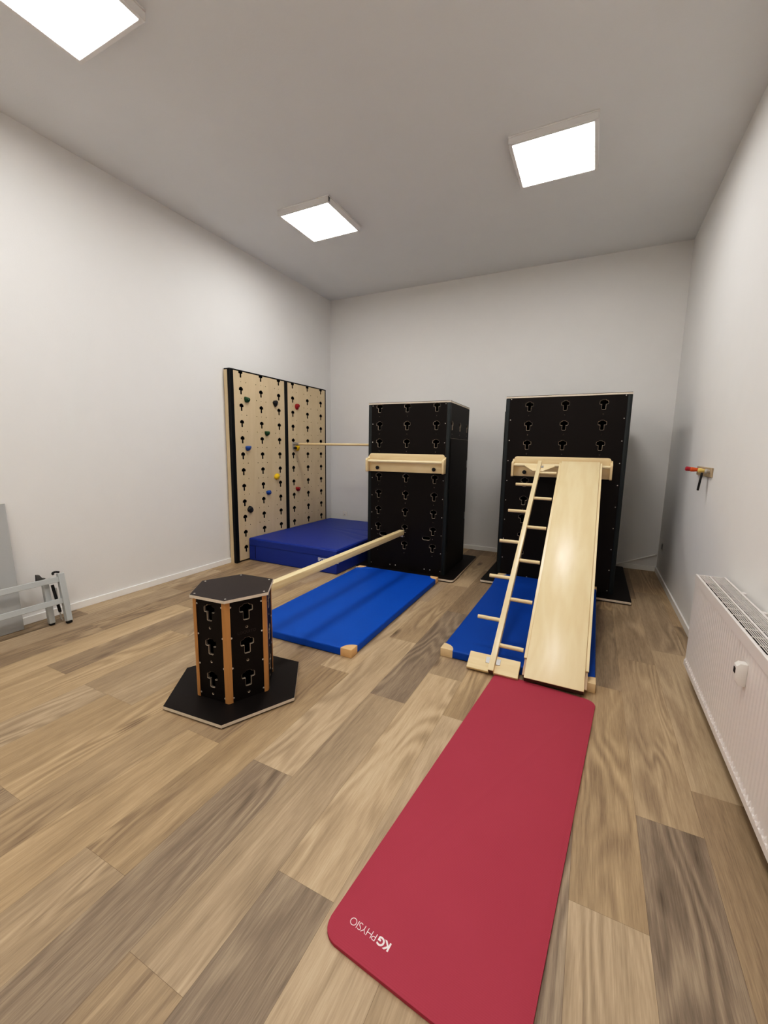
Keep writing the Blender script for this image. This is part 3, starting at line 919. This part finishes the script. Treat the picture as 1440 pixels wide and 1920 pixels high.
# ------------------------------------------------------------------ sockets
def socket(label, loc, rz):
    t = thing('wall_socket', label, 'socket', loc, (0, 0, rz))
    part('plate', MB().box((-.041, -.010, -.041), (.041, 0, .041), bevel=.004, seg=2), t, None, M['white_plastic'])
    part('insert', MB().tube((0, -.0105, 0), (0, -.0112, 0), .021, 20).tube((-.009, -.0112, 0), (-.009, -.0117, 0), .003, 8, 1).tube((.009, -.0112, 0), (.009, -.0117, 0), .003, 8, 1).box((-.008, -.0118, -.018), (.008, -.0112, -.011), mi=1), t, 'grey recessed contacts', [M['housing'], M['darkmetal']])
socket('white wall socket on the back wall above the navy crash mat', (-3.785, YB, .355), 0)
socket('white wall socket low on the shadowed wall near the corner', (XR, 5.85, .375), PI/2)

# ------------------------------------------------------------------ thin metal rod in the corner
rd = thing('metal_rod', 'thin shiny metal rod leaning in the corner behind the wide tower', 'rod', (.79, 6.072, .222))
part('shaft', MB().tube((0, 0, 0), (-.50, .0, -.2135), .008, 12), rd, None, M['rod'])
part('end_cap', MB().tube((-.002, 0, -.001), (.012, 0, .005), .0086, 12), rd, 'pale end cap', M['white_plastic'])

# ------------------------------------------------------------------ grey board and folded frame against the left wall
bt = thing('grey_board', 'large plain grey board leaning upright against the white wall', 'board', (-3.975, 1.555, 0), (0, math.radians(-4.3), 0))
part('sheet', MB().box((-.018, -1.0, .001), (0, 0, 1.012), bevel=.002), bt, None, M['greyboard'])
part('edge_strip', MB().box((-.0185, -1.0, 1.012), (.0005, 0, 1.018), bevel=.001), bt, 'pale top edge', M['white_plastic'])

def folded_frame():
    t = thing('folding_frame', 'folded grey metal leg frame with crossbars standing before the grey board', 'folding frame', (-3.80, 1.79, 0))
    lean = Matrix.Rotation(math.radians(-9), 4, 'Y')
    def slanted(lo, hi, bev=.003):
        return MB().box(lo, hi, bevel=bev, M=lean)
    for y, nm in ((0, 0), (-1.05, 1)):
        l = part('leg', slanted((-.020, y-.022, .022), (.020, y+.022, .425)), t, None, M['alu'])
        part('foot_cap', slanted((-.017, y-.019, 0.003), (.017, y+.019, .022), .004), l, 'black rubber foot', M['black'])
    for y, nm in ((-.09, 0), (-.96, 1)):
        l = part('rear_leg', MB().box((-.020, y-.022, .016), (.020, y+.022, .36), bevel=.008, seg=2, M=Matrix.Translation((-.075, 0, 0)) @ Matrix.Rotation(math.radians(-7), 4, 'Y')), t, None, M['alu'])
        part('foot_cap', MB().box((-.016, y-.018, .002), (.016, y+.018, .016), bevel=.004, M=Matrix.Translation((-.075, 0, 0)) @ Matrix.Rotation(math.radians(-7), 4, 'Y')), l, 'black rubber foot', M['black'])
    for z, x in ((.358, .0), (.178, .0)):
        part('crossbar', slanted((x-.012, -1.03, z), (x+.012, -.022, z+.044), .002), t, None, M['alu'])
    part('latch', MB().prism([(-.03, 0), (.03, 0), (.034, .05), (.010, .052), (-.004, .085), (-.026, .090)], -.012, .012, M=Matrix.Translation((-.118, -.12, .345)) @ Matrix(((0, 0, 1, 0), (1, 0, 0, 0), (0, 1, 0, 0), (0, 0, 0, 1))), bevel=.003).tube((-.118, -.085, .372), (-.118, -.05, .372), .012, 12), t, 'dark grey latch', M['darkmetal'])
    part('gas_strut', MB().tube((-.085, -.055, .33), (-.050, -.035, .10), .011, 12), t, 'black gas strut', M['black'])
    part('strut_rod', MB().tube((-.050, -.035, .10), (-.040, -.028, .025), .004, 8).tube((-.088, -.03, .30), (-.06, -.03, .03), .004, 8), t, 'thin steel strut rod', M['steel'])
    part('hook', MB().path([(-.070, -.045, .418), (-.080, -.050, .430), (-.072, -.030, .438), (-.066, -.005, .430)], .008, 8), t, 'black hook', M['black'])
folded_frame()

# ------------------------------------------------------------------ camera
yaw, pit, rol, F = -.4607, -.1500, .0160, 781.53
cy, sy, cp, sp = math.cos(yaw), math.sin(yaw), math.cos(pit), math.sin(pit)
fw = Vector((sy*cp, cy*cp, sp)); r = Vector((cy, -sy, 0)); u = r.cross(fw)
r2 = r*math.cos(rol)+u*math.sin(rol); u2 = -r*math.sin(rol)+u*math.cos(rol)
cd = bpy.data.cameras.new('camera'); cam = bpy.data.objects.new('camera', cd); COL.objects.link(cam)
cd.sensor_fit = 'VERTICAL'; cd.sensor_height = 36; cd.lens = F/1920*36
cd.clip_start = .02; cd.clip_end = 60
m = Matrix((r2, u2, -fw)).transposed().to_4x4(); m.translation = (0, 0, CAMZ)
cam.matrix_world = m
SC.camera = cam

# ------------------------------------------------------------------ world and look
w = bpy.data.worlds.new('world'); SC.world = w; w.use_nodes = True
w.node_tree.nodes['Background'].inputs[0].default_value = (.05, .05, .05, 1)
SC.view_settings.view_transform = 'Standard'
SC.view_settings.look = 'None'
SC.view_settings.exposure = 0.0
SC.view_settings.use_curve_mapping = True
cmap = SC.view_settings.curve_mapping
cmap.use_clip = False
cmap.extend = 'EXTRAPOLATED'
cv = cmap.curves[3]
for px, py in ((.03, .016), (.10, .078), (.30, .30), (.60, .64)):
    cv.points.new(px, py)
cmap.update()
SC.cycles.max_bounces = 10
SC.cycles.diffuse_bounces = 6
SC.cycles.sample_clamp_indirect = 6
SC.cycles.use_denoising = True
